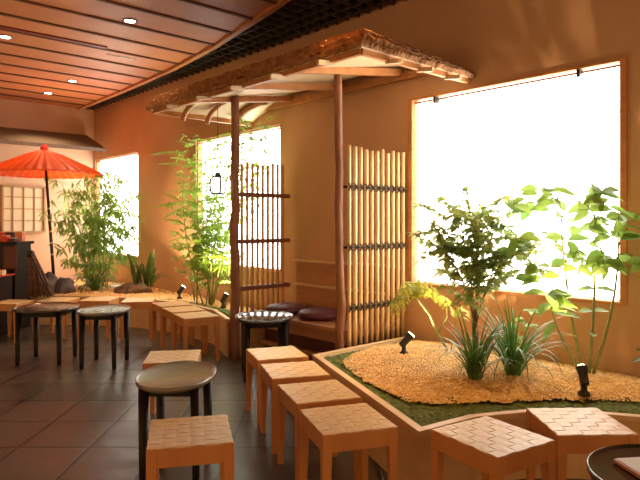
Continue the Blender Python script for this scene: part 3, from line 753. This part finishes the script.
# ------------------------------------------------------------ lantern
L0 = Vector((-1.025, 6.02, 1.75)); ln = empty('paper_lantern', L0); tag(ln, 'small glowing white paper lantern hanging on a cord beside the trunk post', 'lantern')
MB().lathe(L0, [(0, -.085), (.045, -.083), (.07, -.06), (.078, 0), (.07, .06), (.045, .078), (0, .08)], 20).build('paper_shade', 'paper', ln)
f = MB()
for k in range(4):
    a = k*PI/2+.5; f.tube([L0+Vector((math.cos(a)*r_, math.sin(a)*r_, z)) for r_, z in ((.047, -.088), (.074, -.062), (.082, 0), (.074, .062), (.047, .082))], .0085, 6)
for r_, z in ((.05, -.086), (.05, .08)):
    f.tube([L0+Vector((math.cos(q*PI/8)*r_, math.sin(q*PI/8)*r_, z)) for q in range(17)], .008, 5, False)
f.build('frame', 'black', ln)
MB().lathe(L0, [(.03, .078), (.03, .11), (.012, .13), (0, .13)], 12).build('cap', 'black', ln)
MB().tube([L0+Vector((0, 0, .12)), Vector((L0.x, L0.y, 2.56))], .0035, 5).build('cord', 'black', ln)

# ------------------------------------------------------------ red umbrella
U0 = Vector((-3.80, 8.60, ZL)); UT = Vector((-3.95, 8.60, 2.42)); um = empty('paper_umbrella', U0); tag(um, 'large red paper umbrella on a dark pole beside the bamboo', 'umbrella')
n = 40; cm = MB(); vs_ = []
prof = [(.03, 0), (.25, -.075), (.50, -.19), (.68, -.275), (.80, -.34), (.80, -.36)]
for r_, dz in prof:
    for k in range(n*2):
        a = PI*k/n; rr = r_*(1 if k % 2 == 0 else .985); zz = dz-(0 if k % 2 == 0 else .012*r_); vs_.append(UT+Vector((rr*math.cos(a), rr*math.sin(a), zz)))
N2 = n*2
cm.add(vs_, [(i*N2+k, i*N2+(k+1) % N2, (i+1)*N2+(k+1) % N2, (i+1)*N2+k) for i in range(len(prof)-1) for k in range(N2)])
cm = cm.build('canopy', 'red', um)
pl = MB().tube([U0, U0.lerp(UT, .35), UT], [.024, .022, .018], 10).build('pole', 'black', um)
bn = MB()
for t_ in (.26, .34, .42, .50, .58): c0 = U0.lerp(UT, t_); c1 = U0.lerp(UT, t_+.012); bn.tube([c0, c1], .0245, 10)
bn.build('pole_bands', 'bamboo', pl)
MB().lathe(UT, [(.05, -.02), (.055, .03), (.035, .04), (.035, .07), (0, .075)], 14).build('finial', 'redcloth', cm)
rb = MB()
for k in range(n):
    a = 2*PI*k/n; rb.tube([UT+Vector((r_*math.cos(a), r_*math.sin(a), dz-.012)) for r_, dz in prof[:5]], .004, 4, False)
rb.build('ribs', 'bambood', cm)

# ------------------------------------------------------------ counter with sweets
ct = empty('display_counter', (-4.4, 7.78, 0)); tag(ct, 'black display counter at the left edge stacked with small boxes', 'counter')
MB().box((-4.53, 7.78, .545), (1.36, .42, 1.09)).build('body', 'lacquer', ct)
MB().box((-4.52, 7.77, 1.11), (1.42, .46, .035)).build('top', 'blackleg', ct)
MB().box((-3.90, 7.555, .93), (.16, .012, .28)).build('notice_board', 'bdark', ct)
M['bx0'] = mat('box_red', (.7, .05, .025), .5); M['bx1'] = mat('box_cream', (.8, .62, .38), .5); M['bx2'] = mat('box_dark', (.06, .02, .03), .4); M['bx3'] = mat('box_pink', (.75, .25, .16), .5)
def sweet(x, y, z, d, m, label, grp):
    o = empty('sweet_box', (x, y, z)); tag(o, label, 'box', grp)
    MB().box((x, y, z+d[2]/2), d).build('box_body', m, o, bevel=.004)
    MB().box((x, y, z+d[2]+.003), (d[0]*.9, d[1]*.9, .006)).build('box_lid', 'bx1' if m != 'bx1' else 'bx0', o)
cn = {'bx0': 'red', 'bx1': 'cream', 'bx2': 'dark', 'bx3': 'pink'}
for k in range(7):
    m = ['bx2', 'bx0', 'bx3', 'bx1', 'bx0', 'bx2', 'bx3'][k]; h_ = .045+.03*(k % 2)
    sweet(-3.90-.10*k, 7.64, 1.128, (.08, .09, h_), m, 'small %s box on the black counter, %s from its right end' % (cn[m], ['first', 'second', 'third', 'fourth', 'fifth', 'sixth', 'seventh'][k]), 'small boxes on the counter top')
for k in range(4):
    m = ['bx3', 'bx2', 'bx0', 'bx2'][k]
    sweet(-3.92-.12*k, 7.84, 1.128, (.10, .08, .12), m, 'taller %s box in the back line on the counter, %s from the right' % (cn[m], ['first', 'second', 'third', 'fourth'][k]), 'taller boxes at the back of the counter')
rs = empty('red_draped_stand', (-4.12, 7.3, 0)); tag(rs, 'low stand draped with a pointed red cloth in front of the counter', 'stand')
MB().box((-4.12, 7.33, .36), (.56, .32, .72)).build('stand_body', 'blackleg', rs)
MB().box((-4.12, 7.33, .727), (.60, .36, .012)).build('cloth_top', 'redcloth', rs)
dr = MB(); dr.add([(-4.42, 7.146, .73), (-3.80, 7.146, .73), (-3.88, 7.135, .60), (-4.08, 7.125, .40), (-4.34, 7.135, .58)], [(0, 4, 3, 2, 1)]); dr.build('cloth_drop', 'redcloth', rs, solid=.006)
for k in range(4):
    m = ['bx1', 'bx0', 'bx3', 'bx1'][k]
    sweet(-3.88-.13*k, 7.28, .735, (.10, .09, .06+.02*(k % 2)), m, 'small %s box on the red draped stand, %s from the right' % (cn[m], ['first', 'second', 'third', 'fourth'][k]), 'small boxes on the red stand')
# straw bundle on a stool
sb = empty('straw_bundle', (-3.36, 7.25, .457)); tag(sb, 'dark brown straw bundle with cord set on a stool by the counter', 'straw bundle')
s_ = MB(); c0 = Vector((-3.28, 7.28, 0))
for k in range(150):
    a = 2*PI*k/150*7; rr = R.uniform(.6, 1); top = Vector((-3.50+rnd(.03), 7.26+rnd(.02), 1.02)); bot = Vector((-3.36+math.cos(a)*.155*rr, 7.25+math.sin(a)*.10*rr, .47+R.random()*.05))
    
    mid = top.lerp(bot, .55)+Vector((rnd(.02)+.01, -.02, 0)); s_.tube([top, mid, bot], [.008, .009, .006], 4)
s_.build('straw', noisy('dark_straw', (.05, .02, .012), (.20, .09, .045), .7, 30, bump=.2), sb)
MB().tube([(-3.52, 7.22, 1.02), (-3.46, 7.18, .98), (-3.34, 7.14, .76), (-3.20, 7.13, .50)], .007, 6).build('cord', 'rope', sb)
MB().lathe((-3.50, 7.26, 1.0), [(0, .04), (.035, .03), (.04, -.04), (0, -.05)], 12).build('knot', 'rope', sb)
